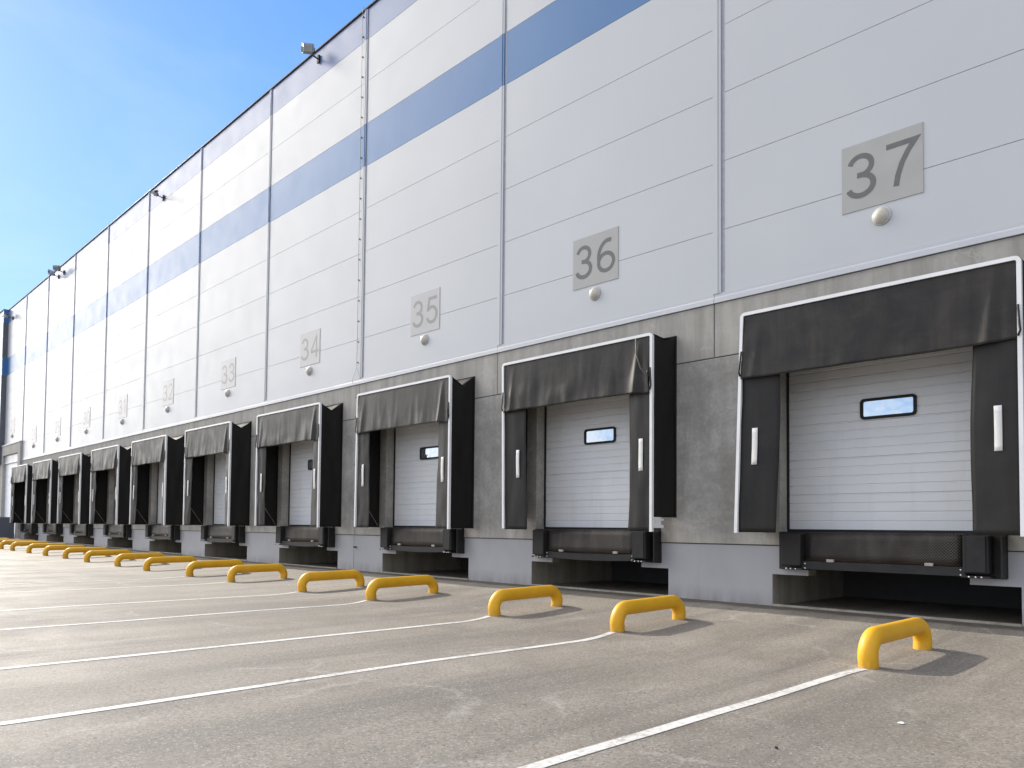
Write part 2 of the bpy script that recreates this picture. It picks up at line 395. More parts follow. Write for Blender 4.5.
# cladding panels
clad = MB(); blue = MB(); top = MB(); jb = MB()
edges = [RIGHT] + SEAM + [LEFT]
for a, b in zip(edges, edges[1:]):
    x1 = a - (.235 if a in SEAM else 0); x0 = b
    if b in SEAM: x0 = b
    for i in range(len(ROWS) - 1):
        z0, z1 = ROWS[i] + .0045, ROWS[i + 1] - .0045
        t = blue if i == 5 else (top if i == 8 else clad)
        t.box(x0 + .003, x1 + .0, 0, .10, z0, z1)
clad.build('wall_cladding', 'panel_white', wh); blue.build('blue_stripe', 'panel_blue', wh); top.build('eaves_band', 'panel_pale_blue', wh)
jb.box(LEFT, RIGHT, .03, .16, 5.6, TOP - .02); jb.build('cladding_joint', 'joint_grey', wh)
for s in SEAM:
    c = MB(); zc = [5.64, 11.667, 12.894, 15.35, TOP]
    for i, mi in enumerate((0, 1, 0, 2)):
        c.box(s - .225, s - .065, -.022, .05, zc[i] + .001, zc[i + 1] - .001, mi)
        c.box(s - .150, s - .120, -.034, -.021, zc[i] + .001, zc[i + 1] - .001, mi)
        c.box(s - .062, s, .004, .05, zc[i], zc[i + 1], 3)
    c.build('seam_cover', ['panel_white', 'panel_blue', 'panel_pale_blue', 'groove_grey'], wh)
# base flashing
f = MB(); prof = [(-.012, 5.642), (-.014, 5.585), (-.024, 5.56), (-.032, 5.478), (.02, 5.47), (.02, 5.642)]
xe = [RIGHT] + [s - .2 for s in SEAM] + [LEFT]
for a, b in zip(xe, xe[1:]):
    for (y0, z0), (y1, z1) in zip(prof, prof[1:] + prof[:1]):
        f.face([(b + .004, y0, z0), (a - .004, y0, z0), (a - .004, y1, z1), (b + .004, y1, z1)])
    for x in (a - .004, b + .004): f.face([(x, y, z) for y, z in prof])
f.build('base_flashing', 'trim_white', wh)
f = MB(); f.box(LEFT - .0, RIGHT, -.045, .20, TOP, TOP + .045); f.build('roof_coping', 'roof_black', wh, bevel=.006)
r = MB(); r.box(-118, RIGHT - .01, .21, 62, 15.7, 16.2); r.box(-118, RIGHT - .01, 61.7, 62, .2, 15.69); r.box(RIGHT - .4, RIGHT - .01, 3.5, 61.69, .2, 15.69)
r.build('roof', 'joint_dark', wh)
e_ = MB(); e_.box(RIGHT - .3, RIGHT, .2, 3.48, 5.5, TOP - .5); e_.build('end_wall', 'panel_white', wh)
# proud bay beyond the last dock
p = MB(); p.box(-118, LEFT - .14, -.28, .1, 5.47, 11.667); p.box(-118, LEFT - .14, -.28, .1, 12.894, 15.35); p.build('proud_cladding', 'panel_white', wh)
p = MB(); p.box(-118, LEFT - .14, -.279, .1, 11.668, 12.893); p.box(-118, LEFT - .14, -.279, .1, 15.351, TOP); p.build('proud_blue_stripe', 'panel_blue', wh)
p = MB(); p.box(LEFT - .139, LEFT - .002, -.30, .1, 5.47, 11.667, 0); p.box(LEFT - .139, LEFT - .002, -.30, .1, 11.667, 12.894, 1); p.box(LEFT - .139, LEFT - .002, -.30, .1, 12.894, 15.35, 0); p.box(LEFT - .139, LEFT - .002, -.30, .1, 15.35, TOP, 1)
p.build('proud_side_face', ['ramp_blue_grey', 'panel_blue'], wh)  # side face of the proud bay, its missing glare painted as dark grey
p = MB(); p.box(-118, LEFT - .001, -.33, .2, TOP + .001, TOP + .05); p.build('roof_coping', 'roof_black', wh)

# concrete wall (openings behind each shelter)
OH, OT, TH = 1.61, 4.35, .26
cw = MB(); jt = MB()
pts = sorted([LEFT, RIGHT] + [c - OH for c in CEN] + [c + OH for c in CEN])
PX1, PX0 = -57.9, -63.4
i = 0
piers = []
cur = RIGHT
for c in CEN:
    piers.append((c + OH, cur)); cur = c - OH
piers.append((PX1, cur))
for a, b in piers: cw.box(a, b, 0, TH, 1.245, 4.505)
vs = [RIGHT] + [s - .21 for s in SEAM if s > PX1 + .5] + [PX1]
for c in CEN: cw.box(c - OH, c + OH, 0.001, TH, OT, 4.505)
for a, b in zip(vs, vs[1:]): cw.box(b + .008, a - .008, 0, TH, 4.522, 5.47)
jt.box(PX1, RIGHT, .012, TH - .02, 4.506, 4.521)
for s in vs[1:-1]: jt.box(s - .0078, s + .0078, .012, TH - .02, 4.5225, 5.469)
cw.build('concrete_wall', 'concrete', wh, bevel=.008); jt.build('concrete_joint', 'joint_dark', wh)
dj = MB(); dj.box(PX1, RIGHT, -.003, .2, 5.4702, 5.4775); dj.build('drip_shadow', 'roof_black', wh)  # black strip standing in for the shadow line under the flashing
# inner darkness: inside floor slab and ceiling behind the doors
for c in CEN:
    s_ = MB(); s_.box(c - OH - .1, c + OH + .1, TH + .07, TH + .12, 1.485, 4.6); s_.build('door_backing', 'joint_dark', wh)
prev = RIGHT
for c in CEN + [PX1 - 1.76]:
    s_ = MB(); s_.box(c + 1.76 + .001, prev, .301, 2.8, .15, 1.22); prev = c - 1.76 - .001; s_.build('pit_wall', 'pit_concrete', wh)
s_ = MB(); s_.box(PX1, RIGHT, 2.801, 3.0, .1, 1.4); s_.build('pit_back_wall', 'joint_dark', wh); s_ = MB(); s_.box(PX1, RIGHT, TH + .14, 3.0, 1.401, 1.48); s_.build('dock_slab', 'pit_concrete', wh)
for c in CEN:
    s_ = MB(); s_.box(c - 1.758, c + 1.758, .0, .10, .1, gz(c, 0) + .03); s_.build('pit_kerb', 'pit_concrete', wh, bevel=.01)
# plinth with stepped notches
zb = .1
def plinth(xa, xb, right_notch, left_notch):   # xa > xb
    poly = []
    L, Rr = xb, xa
    poly.append((L, zb)); poly.append((Rr, zb))
    if right_notch is not None: c = right_notch; poly += [(Rr, .765), (c - 1.15, .765), (c - 1.15, .86), (c - OH, .86), (c - OH, 1.228)]
    else: poly += [(Rr, 1.228)]
    if left_notch is not None: c = left_notch; poly += [(c + OH, 1.228), (c + OH, .86), (c + 1.15, .86), (c + 1.15, .765), (L, .765)]
    else: poly += [(L, 1.228)]
    pl = MB(); pl.prism(poly, .025, .30); pl.mi = [0, 1] + [1] * len(poly); pl.build('plinth', ['plinth_paint', 'pit_concrete'], wh)
plinth(RIGHT, CEN[0] + 1.76, None, CEN[0])
for a, b in zip(CEN, CEN[1:]): plinth(a - 1.76, b + 1.76, a, b)
plinth(CEN[-1] - 1.76, PX1, CEN[-1], None)
prev = RIGHT
for c in CEN + [PX1 - OH]:
    dj = MB(); dj.box(c + OH + .002, prev, .02, .24, 1.2282, 1.2448); prev = c - OH - .002; dj.build('plinth_joint', 'joint_dark', wh)

# portal of the drive-in door at the far end
p = MB(); p.box(-58.35, PX1 + .2, -.14, .24, .2, 6.70); p.box(PX0, -62.6, -.14, .24, .2, 6.70); p.box(-62.6, -58.35, -.14, .24, 6.04, 6.70)
p.build('concrete_portal', 'portal_concrete', wh, bevel=.015)
p = MB(); p.box(PX0 - .03, PX1 + .24, -.18, .0, 6.702, 6.76); p.build('portal_flashing', 'trim_white', wh)
p = MB(); p.box(-118, PX0 - .002, -.22, .1, .2, 5.468); p.build('far_concrete', 'portal_concrete', wh)
p = MB()
for k in range(12): p.box(-62.6, -58.35, .06, .10, .3 + k * .482, .3 + k * .482 + .475)
p.box(-62.599, -58.351, .101, .13, .2, 6.035); p.build('drive_in_door', 'overhead_white', wh)

# sectional dock doors
def rounded(x0, x1, z0, z1, r, n=5):
    out = []
    for cx, cz, a0 in ((x1 - r, z0 + r, -90), (x1 - r, z1 - r, 0), (x0 + r, z1 - r, 90), (x0 + r, z0 + r, 180)):
        for k in range(n + 1):
            a = R(a0 + 90 * k / n); out.append((cx + r * math.cos(a), cz + r * math.sin(a)))
    return out
WOFF = [.0, -.07, -.06, -.02, -.1, -.1, -.1, -.1, -.1, -.1]
def door(c, off):
    d = MB(); z = 1.508; Y = TH + .006
    ribs = []
    k = 0
    while z < 4.55:
        h = .1425; gdeep = .020 if k % 4 == 3 else .012; gw = .030 if k % 4 == 3 else .026
        ribs += [(z, Y), (z + h - gw, Y), (z + h - gw * .6, Y + gdeep), (z + h - gw * .2, Y + gdeep)]
        z += h; k += 1
    for (za, ya), (zb_, yb) in zip(ribs, ribs[1:]):
        d.face([(c - OH - .05, ya, za), (c + OH + .05, ya, za), (c + OH + .05, yb, zb_), (c - OH - .05, yb, zb_)])
    o = d.build('dock_door', 'door_white', wh)
    for pl_ in o.data.polygons: pass
    se = MB(); se.box(c - OH, c + OH, Y - .02, Y + .05, 1.462, 1.507); se.build('bottom_seal', 'black_rubber', o)
    for sx in (-1, 1):
        se = MB(); a = c + sx * OH
        se.box(min(a, a - sx * .035), max(a, a - sx * .035), Y - .03, Y - .002, 1.508, OT); se.build('side_seal', 'black_rubber', o)
    x0, x1, z0, z1 = c + off - .41, c + off + .41, 3.215, 3.535
    fo = rounded(x0, x1, z0, z1, .06); fi = rounded(x0 + .042, x1 - .042, z0 + .042, z1 - .042, .03)
    w_ = MB(); n_ = len(fo); ya, yb = Y - .028, Y + .02
    for k in range(n_):
        q = (k + 1) % n_
        w_.face([(fo[k][0], ya, fo[k][1]), (fo[q][0], ya, fo[q][1]), (fi[q][0], ya - .004, fi[q][1]), (fi[k][0], ya - .004, fi[k][1])])
        w_.face([(fo[k][0], ya, fo[k][1]), (fo[k][0], yb, fo[k][1]), (fo[q][0], yb, fo[q][1]), (fo[q][0], ya, fo[q][1])])
        w_.face([(fi[k][0], ya - .004, fi[k][1]), (fi[q][0], ya - .004, fi[q][1]), (fi[q][0], yb, fi[q][1]), (fi[k][0], yb, fi[k][1])])
    w_.build('window_frame', 'black_rubber', o)
    w_ = MB(); w_.grid(lambda u, v_: (x0 + .03 + u * (x1 - x0 - .06), Y - .012 - .004 * math.sin(u * math.pi), z0 + .03 + v_ * (z1 - z0 - .06)), 12, 2); w_.build('window_pane', 'window_glass', o)
for c, off in zip(CEN, WOFF): door(c, off)

# ------------------------------------------------------------------ dock levelers
def lev_label(n): return f'black steel dock leveler with two rubber bumpers under the door below number {n}'
def leveler(c, n, near):
    z0 = gz(c, 0)
    t = empty('dock_leveler', (c, 0, .87), lev_label(n), 'dock leveler', 'dock levelers under the loading doors')
    O = -.87
    b = MB(); b.grid(lambda u, v_: (-1.10 + 2.2 * u, -.135 - .02 * (1 - v_) - .008 * math.sin(u * 9), O + 1.02 + .43 * v_), 20, 4); b.build('lip_plate', 'tread_plate', t, solid=.02)
    b = MB(); b.box(-1.14, 1.14, -.12, TH - .02, O + 1.448, O + 1.462); b.build('deck_plate', 'tread_plate', t, bevel=.003)
    # bottom rail, sagging a little towards its middle
    sag = .03 if n != 37 else .0
    b = MB(); b.grid(lambda u, v_: (-1.16 + 2.32 * u, -.17, O + .885 - sag * math.sin(u * math.pi) + .125 * v_), 16, 1, sm=False)
    b.build('bottom_rail', 'dark_metal', t, solid=.05)
    b = MB(); b.box(-1.14, 1.14, -.10, -.02, O + .95, O + 1.44); b.build('sub_frame', 'dark_metal', t)
    for s in (-1, 1):
        b = MB(); x0, x1 = sorted((s * 1.605, s * 1.12)); b.box(x0, x1, -.05, .05, O + .862, O + 1.465); b.box(*sorted((s * 1.475, s * 1.12)), -.275, -.051, O + .872, O + .90)
        if s > 0: b.box(1.575, 1.603, -.20, -.051, O + .875, O + 1.43)
        b.build('bumper_plate', 'dark_metal', t, bevel=.006)
        b = MB(); x0, x1 = sorted((s * 1.46, s * 1.14)); b.box(x0, x1, -.27, -.052, O + .93, O + 1.445)
        bo = b.build('rubber_bumper', 'black_rubber', t, bevel=.018)
        if s > 0:
            b = MB(); b.box(1.20, 1.42, -.284, -.268, O + .95, O + 1.43); b.build('wear_plate', 'dark_metal', bo, bevel=.004)
        b = MB(); x = s * .70; b.box(x - .055, x + .055, -.215, -.165, O + 1.005, O + 1.05); b.build('lip_lug', 'lug_grey', t, bevel=.006)
        if near:
            for dx, dz in ((1.10, .97), (1.10, .90), (1.22, .885), (1.30, .885), (1.37, .885)):
                b = MB(); yv = -.196 if dx < 1.2 else -.272
                b.lathe_y([(0, -.012), (.011, -.010), (.014, 0), (.014, .01)], 8); q = b.build('bolt', 'steel_bright', t); q.location = (s * dx, yv, O + dz)
    return t
for k, (c, n) in enumerate(zip(CEN, NUM)): leveler(c, n, k < 4)

# ------------------------------------------------------------------ dock shelters
LOOK = {37: 'black dock shelter below number 37, nearest and largest, with a nearly smooth head curtain',
        36: 'black dock shelter below number 36, head curtain creased at its right corner',
        35: 'black dock shelter below number 35, head curtain in soft vertical folds',
        34: 'grey-black dock shelter below number 34, head curtain hanging in pale folds',
        33: 'grey-black dock shelter below number 33, fifth from the right',
        32: 'grey-black dock shelter below number 32, sixth from the right',
        31: 'grey-sheened dock shelter below number 31, fourth from the far end',
        30: 'grey-sheened dock shelter below number 30, third from the far end',
        29: 'small looking grey-sheened dock shelter below number 29, second from the far end',
        28: 'farthest dock shelter beside the concrete portal and grey ramp wall'}
def shelter(c, n, k):
    rnd = random.Random(n * 31)
    D = .72; H = 1.94; ZT = 4.975; ZB = 1.44
    t = empty('dock_shelter', (c, 0, 1.25), LOOK[n], 'dock shelter', 'dock shelters along the warehouse wall')
    t.location = (c, 0, 0)
    amp = [.25, .8, .9, 1., .8, .9, 1, 1, 1, 1][k]
    # frame: rounded corner aluminium profile
    w = .052; r = .05
    def path(side):
        pts = [(-H + w / 2, ZB + (.03 if k else 0))]
        pts += [(-H + w / 2, ZT - w / 2 - r)] + [(-H + w / 2 + r - r * math.cos(a), ZT - w / 2 - r + r * math.sin(a)) for a in (R(22), R(45), R(68))] + [(-H + w / 2 + r, ZT - w / 2)]
        q = [(-x, z) for x, z in pts[::-1]]; q[-1] = (q[-1][0], ZB)
        return pts + q
    P = path(0); fr = MB(); n_ = len(P)
    L_, R_ = [], []
    for i in range(n_):
        a = Vector(P[max(i - 1, 0)]); b = Vector(P[min(i + 1, n_ - 1)]); d = (b - a).normalized(); nn_ = Vector((-d.y, d.x))
        p_ = Vector(P[i]); L_.append(p_ + nn_ * w / 2); R_.append(p_ - nn_ * w / 2)
    y0, y1 = -D - .03, -D + .03
    for i in range(n_ - 1):
        for A_, B2, ya, yb in ((L_, R_, y0, y0), (R_, R_, y0, y1), (R_, L_, y1, y1), (L_, L_, y1, y0)):
            fr.face([(A_[i].x, ya, A_[i].y), (A_[i + 1].x, ya, A_[i + 1].y), (B2[i + 1].x, yb, B2[i + 1].y), (B2[i].x, yb, B2[i].y)])
    for i in (0, n_ - 1): fr.face([(L_[i].x, y0, L_[i].y), (R_[i].x, y0, R_[i].y), (R_[i].x, y1, R_[i].y), (L_[i].x, y1, L_[i].y)])
    fr.build('frame', 'frame_white', t)
    # inner slot of the profile
    # side curtains with the dip between the two frames
    sbz = 1.70 if n == 36 else 1.46
    dipv = .21 if k else .03
    if n == 36: dipv = .06
    for s in (-1, 1):
        def fs(u, v_, s=s):
            y = -.69 * u - .003; dip = dipv * (1 - abs(2 * u - 1)) ** .9
            zt = 5.03 + (4.955 - 5.03) * u - dip
            z = sbz + (zt - sbz) * v_
            x = s * (1.925 + .012 * math.sin(u * 9 + n) * math.sin(v_ * 7 + n * 2) + .02 * noise.noise(Vector((u * 3, v_ * 6, n))) - .03 * math.sin(math.pi * u))
            return (x, y, z)
        b = MB(); b.grid(fs, 12, 40); b.build('side_curtain', 'side_fabric', t, solid=.008)
    def ft(u, v_):
        y = -.69 * v_ - .003; dip = dipv * (1 - abs(2 * v_ - 1)) ** .9
        return (-1.92 + 3.84 * u, y, 5.03 + (4.955 - 5.03) * v_ - dip - .02 * noise.noise(Vector((u * 8, v_ * 3, n))))
    b = MB(); b.grid(ft, 40, 10); b.build('top_curtain', 'side_fabric', t, solid=.008)
    # rear frame strip on the wall
    b = MB(); 
    for s in (-1, 1):
        x0, x1 = sorted((s * 1.90, s * 1.952)); b.box(x0, x1, -.02, -.001, sbz, 5.04)
    b.box(-1.90, 1.90, -.02, -.001, 5.0, 5.04); b.build('rear_frame', 'side_fabric', t)
    # side flaps
    zb_ = ZB + .012; zt = 4.2
    wl = .60 + rnd.uniform(-.03, .02) - (.12 if k > 1 else 0); wr = .56 + rnd.uniform(-.03, .03) - (.04 * min(k, 3))
    if k == 0: wl, wr = .60, .55
    for s, wd in ((-1, wl), (1, wr)):
        ph = rnd.uniform(0, 6)
        def ff(u, v_, s=s, wd=wd, ph=ph):
            x = 1.895 - wd * u
            if u > .5: x += (u - .5) * 2 * (.02 * math.sin(v_ * 5 + ph) + (.05 if s > 0 else .0) * (v_ - .5))
            y = -.706 + .05 * u * u + .012 * noise.noise(Vector((u * 2.5, v_ * 5, ph))) * (1 + k * .3)
            cut = 0
            if k >= 4 and s < 0: cut = .22 * (1 - v_) ** 4 * u
            return (s * (x + cut * .6), y, zb_ + (zt - zb_) * v_)
        b = MB(); b.grid(ff, 10, 36); fo = b.build('side_flap', 'flap_fabric' if k < 2 else 'flap_fabric_sheen', t, solid=.008)
        mx = s * (1.655 if k == 0 else (1.50 if s < 0 else 1.67)); 
        if k > 1: mx = s * 1.64
        b = MB(); b.grid(lambda u, v_: (mx - .045 + .09 * u, -.718 + .018 * ((1.895 - abs(mx)) / .6) - .003 * math.sin(v_ * 6 + ph), 2.525 + .58 * v_), 2, 8); b.build('marker_strip', 'marker_white', fo, solid=.006)
    # head curtain
    zl = 3.93 - (.0 if k else .03)
    sd = rnd.uniform(0, 100)
    def fh(u, v_):     # v: 0 bottom, 1 top
        x = -1.895 + 3.79 * u
        low = (1 - v_)
        y = -.722 - .030 * low
        y += amp * .034 * low ** .7 * noise.noise(Vector((u * 9 + sd, v_ * .9, 0))) + amp * .012 * low * noise.noise(Vector((u * 24 + sd, v_ * 1.6, 3)))
        y += .014 * noise.noise(Vector((u * 5 + sd, v_ * 3, 7))) * low
        edge = min(u, 1 - u) * 3.79
        # puckers towards the pinned corners
        if u > .5:
            q = math.exp(-((edge - .34 + .10 * v_) / .07) ** 2) * (1 if k else .5)
            y -= .06 * q * low ** .6 * (1 if v_ < .85 else (1 - v_) / .15)
            q2 = math.exp(-((edge - .20) / .06) ** 2); y += .035 * q2 * low * (1 if k else .5)
        else:
            q = math.exp(-((edge - .20 - .1 * v_) / .07) ** 2); y -= .04 * q * low * (1 if k else .5)
        z = zl + (ZT - .035 - zl) * v_
        z -= .035 * low * math.exp(-(edge / .35) ** 2) * (-1 if k == 0 else 1) * (1 if u > .5 else .4)
        z += .016 * low * noise.noise(Vector((u * 4 + sd, 0, 0)))
        if k and v_ < .55: x += (-1 if u > .5 else 1) * .035 * math.exp(-(edge / .06) ** 2) * (math.sin(v_ / .55 * math.pi))
        return (x, y, z)
    b = MB(); b.grid(fh, 110, 26); hc = b.build('head_curtain', 'curtain_fabric' if k < 2 else 'curtain_fabric_sheen', t, solid=.007)
    # strap ends tying the curtain to the frame
    for s in (-1, 1):
        b = MB(); b.tube([(s * 1.90, -.755, 4.35), (s * 1.915, -.765, 4.12), (s * 1.925, -.768, 4.02), (s * 1.90, -.77, 3.95)], .014, 6); b.build('strap', 'black_rubber', hc)
    # stay cable on the left inner side
    b = MB(); b.tube([(-1.88, -.60, 2.25), (-1.87, -.06, 1.50)], .009, 6); b.build('stay_cable', 'lug_grey', t)
    # foot brackets
    for s in (-1, 1):
        b = MB(); x = s * 1.90
        b.box(x - .012, x + .012, -.66, -.35, sbz - .065, sbz - .03)
        if n == 36: b.box(x - .012, x + .012, -.66, -.35, sbz - .19, sbz - .14)
        if n == 36: b.build('foot_bracket', 'frame_white', t)
    if n == 36:   # loose cord hanging at the right corner
        b = MB(); b.tube([(1.62, -.80, 4.90), (1.66, -.84, 4.6), (1.74, -.82, 4.35), (1.84, -.79, 4.22), (1.86, -.78, 4.3)], .011, 6); b.build('loose_cord', 'dark_cord', hc)
LEAN = {37: -.11, 36: .05}
for k, (c, n) in enumerate(zip(CEN, NUM)):
    before = set(bpy.data.meshes); shelter(c + (.04 if k == 0 else 0), n, k)
    ln = LEAN.get(n, .03 * math.sin(n * 2.3))       # the left leg of each frame stands slightly out of plumb
    for me in set(bpy.data.meshes) - before:
        for v_ in me.vertices:
            if v_.co.x < 0: v_.co.x += ln * max(0, -v_.co.y / .7) * (4.975 - v_.co.z) / 3.5 * min(1, -v_.co.x / 1.9)

# ------------------------------------------------------------------ number signs and wall lamps
def arc(cx, cy, rx, ry, a0, a1, n=14):
    return [(cx + rx * math.cos(R(a0 + (a1 - a0) * k / n)), cy + ry * math.sin(R(a0 + (a1 - a0) * k / n))) for k in range(n + 1)]
# centre lines of sans digits in a box 0..1 wide, 0..1.5 high
GLYPH = {
 '0': [arc(.5, .75, .44, .69, 90, 450, 30)],
 '1': [[(.16, 1.12), (.40, 1.28), (.56, 1.5)], [(.56, 1.5), (.56, 0)]],
 '2': [arc(.5, 1.05, .41, .39, 172, -28, 18) + [(.62, .60), (.30, .32), (.10, .06)], [(.04, .065), (.96, .065)]],
 '3': [arc(.48, 1.10, .37, .34, 165, -90, 18), [(.36, .77), (.50, .77)], arc(.48, .41, .42, .36, 92, -165, 20)],
 '4': [[(.74, 0), (.74, 1.44), (.04, .44)], [(.02, .42), (1.0, .42)]],
 '5': [[(.92, 1.43), (.26, 1.43), (.12, .72)], arc(.48, .49, .42, .44, 142, -162, 24)],
 '6': [arc(.5, .46, .42, .40, 0, 360, 28), arc(.62, .72, .54, .72, 72, 190, 18)],
 '7': [[(.04, 1.43), (.95, 1.43), (.72, 1.12), (.52, .74), (.40, .36), (.34, 0)]],
 '8': [arc(.5, 1.11, .35, .33, 0, 360, 26), arc(.5, .41, .42, .36, 0, 360, 28)],
 '9': [arc(.5, 1.04, .42, .40, 0, 360, 28), arc(.38, .78, .54, .72, -108, 10, 18)]}
def digit(ch, x0, x1, z0, z1, name, mt, parent, hw=.041):
    b = MB(); lay = 0
    for st in GLYPH[ch]:
        P = [Vector((x0 + u * (x1 - x0), z0 + v_ / 1.5 * (z1 - z0))) for u, v_ in st]; n_ = len(P)
        closed = (P[0] - P[-1]).length < 1e-4
        A_, B2 = [], []
        for i in range(n_):
            if closed and i in (0, n_ - 1): d1 = (P[1] - P[0]).normalized(); d0 = (P[-1] - P[-2]).normalized()
            else: d0 = (P[i] - P[max(i - 1, 0)]); d1 = (P[min(i + 1, n_ - 1)] - P[i]); d0 = d0.normalized() if d0.length > 0 else d1.normalized(); d1 = d1.normalized() if d1.length > 0 else d0
            n0 = Vector((-d0.y, d0.x)); n1 = Vector((-d1.y, d1.x)); m_ = (n0 + n1).normalized(); q = hw / max(.45, m_.dot(n1))
            A_.append(P[i] + m_ * q); B2.append(P[i] - m_ * q)
        y = -.0135 - .0012 * lay; lay += 1
        for i in range(n_ - 1):
            b.face([(A_[i].x, y, A_[i].y), (B2[i].x, y, B2[i].y), (B2[i + 1].x, y, B2[i + 1].y), (A_[i + 1].x, y, A_[i + 1].y)])
    return b.build(name, mt, parent)
ALLC = CEN + [-60.63]
for k, (c, n) in enumerate(zip(ALLC, NUM + [27])):
    dz = 0 if n != 27 else 1.06
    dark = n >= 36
    where = {37: 'darkest and nearest', 36: 'second from the right', 35: 'paler, beside the wall rod', 34: 'pale, left of the wall rod'}.get(n, 'washed out by glare')
    c += .03 if k == 0 else 0
    t = empty('number_sign', (c, 0, 6.42 + dz), f'square grey dock number {n} painted on white cladding, {where}', 'number sign', 'dock number signs on the cladding')
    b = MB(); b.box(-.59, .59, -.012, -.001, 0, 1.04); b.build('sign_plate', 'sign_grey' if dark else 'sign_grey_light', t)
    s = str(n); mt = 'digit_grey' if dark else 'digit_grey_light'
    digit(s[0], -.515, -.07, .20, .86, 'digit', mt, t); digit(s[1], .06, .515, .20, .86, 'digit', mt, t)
    lz = 6.235 + dz if n != 27 else 7.29
    t2 = empty('wall_lamp', (c, 0, lz), f'round white dome lamp on the cladding under number {n}', 'wall lamp', 'dome lamps under the dock numbers')
    t2.scale = (.88, .88, .88)
    b = MB(); b.lathe_y([(0, -.03), (.155, -.03), (.16, -.022), (.16, -.001), (.0, -.001)], 28); b.build('lamp_base', 'lamp_base', t2)
    b = MB(); b.lathe_y([(.0, -.125), (.035, -.122), (.08, -.108), (.115, -.082), (.136, -.05), (.138, -.030)], 28); b.build('lamp_dome', 'lamp_dome', t2)

# lightning conductor with its clips, left of the seam at number 35
t = empty('lightning_conductor', (-18.68, 0, .25), 'thin vertical lightning rod wire clipped to the wall between numbers 34 and 35', 'lightning conductor')
t.location = (-18.68, 0, 0)
b = MB(); b.tube([(0, -.045, 5.95), (0, -.045, 16.1), (0, -.045, 16.36), (0, .1, 16.40)], .006, 6)
b.tube([(0, -.045, 5.95), (-.20, -.06, 5.60), (-.13, -.06, 5.44), (.0, -.05, 5.2), (.02, -.05, .3)], .006, 6)
b.tube([(0, -.045, 5.95), (.16, -.03, 5.64)], .005, 6); b.build('wire', 'lug_grey', t)
zc = 6.1
while zc < 16.2:
    b = MB(); b.box(-.016, .016, -.055, -.001, zc - .016, zc + .016); b.build('clip', 'lug_grey', t); zc += .588
for zc in (5.1, 4.55, 3.9, 3.2, 2.5, 1.7, .9):
    b = MB(); b.box(-.004, .044, -.062, -.001 if zc > 1.2 else .024, zc - .02, zc + .02); b.build('clip', 'dark_metal', t)

# ------------------------------------------------------------------ flood lights on the roof edge
def flood(x, z, yaw, tilt, size, label):
    t = empty('floodlight', (x, -.05, z), label, 'floodlight', 'floodlights along the roof edge')
    b = MB(); b.box(-.05, .05, -.01, .04, -.12, .12); b.tube([(0, -.01, 0), (0, -.22, .04)], .022, 8)
    b.box(-.28 * size, .28 * size, -.24, -.21, .02, .05); b.build('mount_bracket', 'dark_metal', t)
    mt = Matrix.Translation((0, -.34, .17)) @ Matrix.Rotation(yaw, 4, 'Z') @ Matrix.Rotation(tilt, 4, 'X')
    b = MB(); w, h = .29 * size, .24 * size
    b.box(-w, w, -.02, .05, -h, h, 0, mt); b.box(-w * .75, w * .75, .05, .13, -h * .7, h * .7, 0, mt)
    for q in range(5): b.box(-w * .7 + q * w * .33, -w * .7 + q * w * .33 + .012, .13, .16, -h * .7, h * .7, 0, mt)
    ho = b.build('housing', 'flood_grey', t, bevel=.008)
    b = MB(); b.box(-w * .9, w * .9, -.03, -.021, -h * .88, h * .88, 0, mt); b.build('lens', 'lens_pale', ho)
    b = MB()
    for s in (-1, 1): b.box(s * (w + .012) - .006, s * (w + .012) + .006, -.02, .04, -.10, h * .3, 0, mt)
    b.build('yoke', 'dark_metal', t)
    return t
flood(-21.15, 15.93, R(235), R(-20), .62, 'grey floodlight at the roof edge just left of the wall rod')
flood(-34.0, 15.45, R(10), R(-62), .42, 'small dark floodlight at the roof edge, facing down')
flood(-49.2, 15.75, R(235), R(-25), .62, 'grey twin looking floodlight at the roof edge above number 29')
flood(-50.3, 15.75, R(120), R(-25), .62, 'grey floodlight at the roof edge left of its twin')
flood(-61.6, 15.45, R(5), R(-62), .9, 'small dark floodlight near the far corner of the white wall')

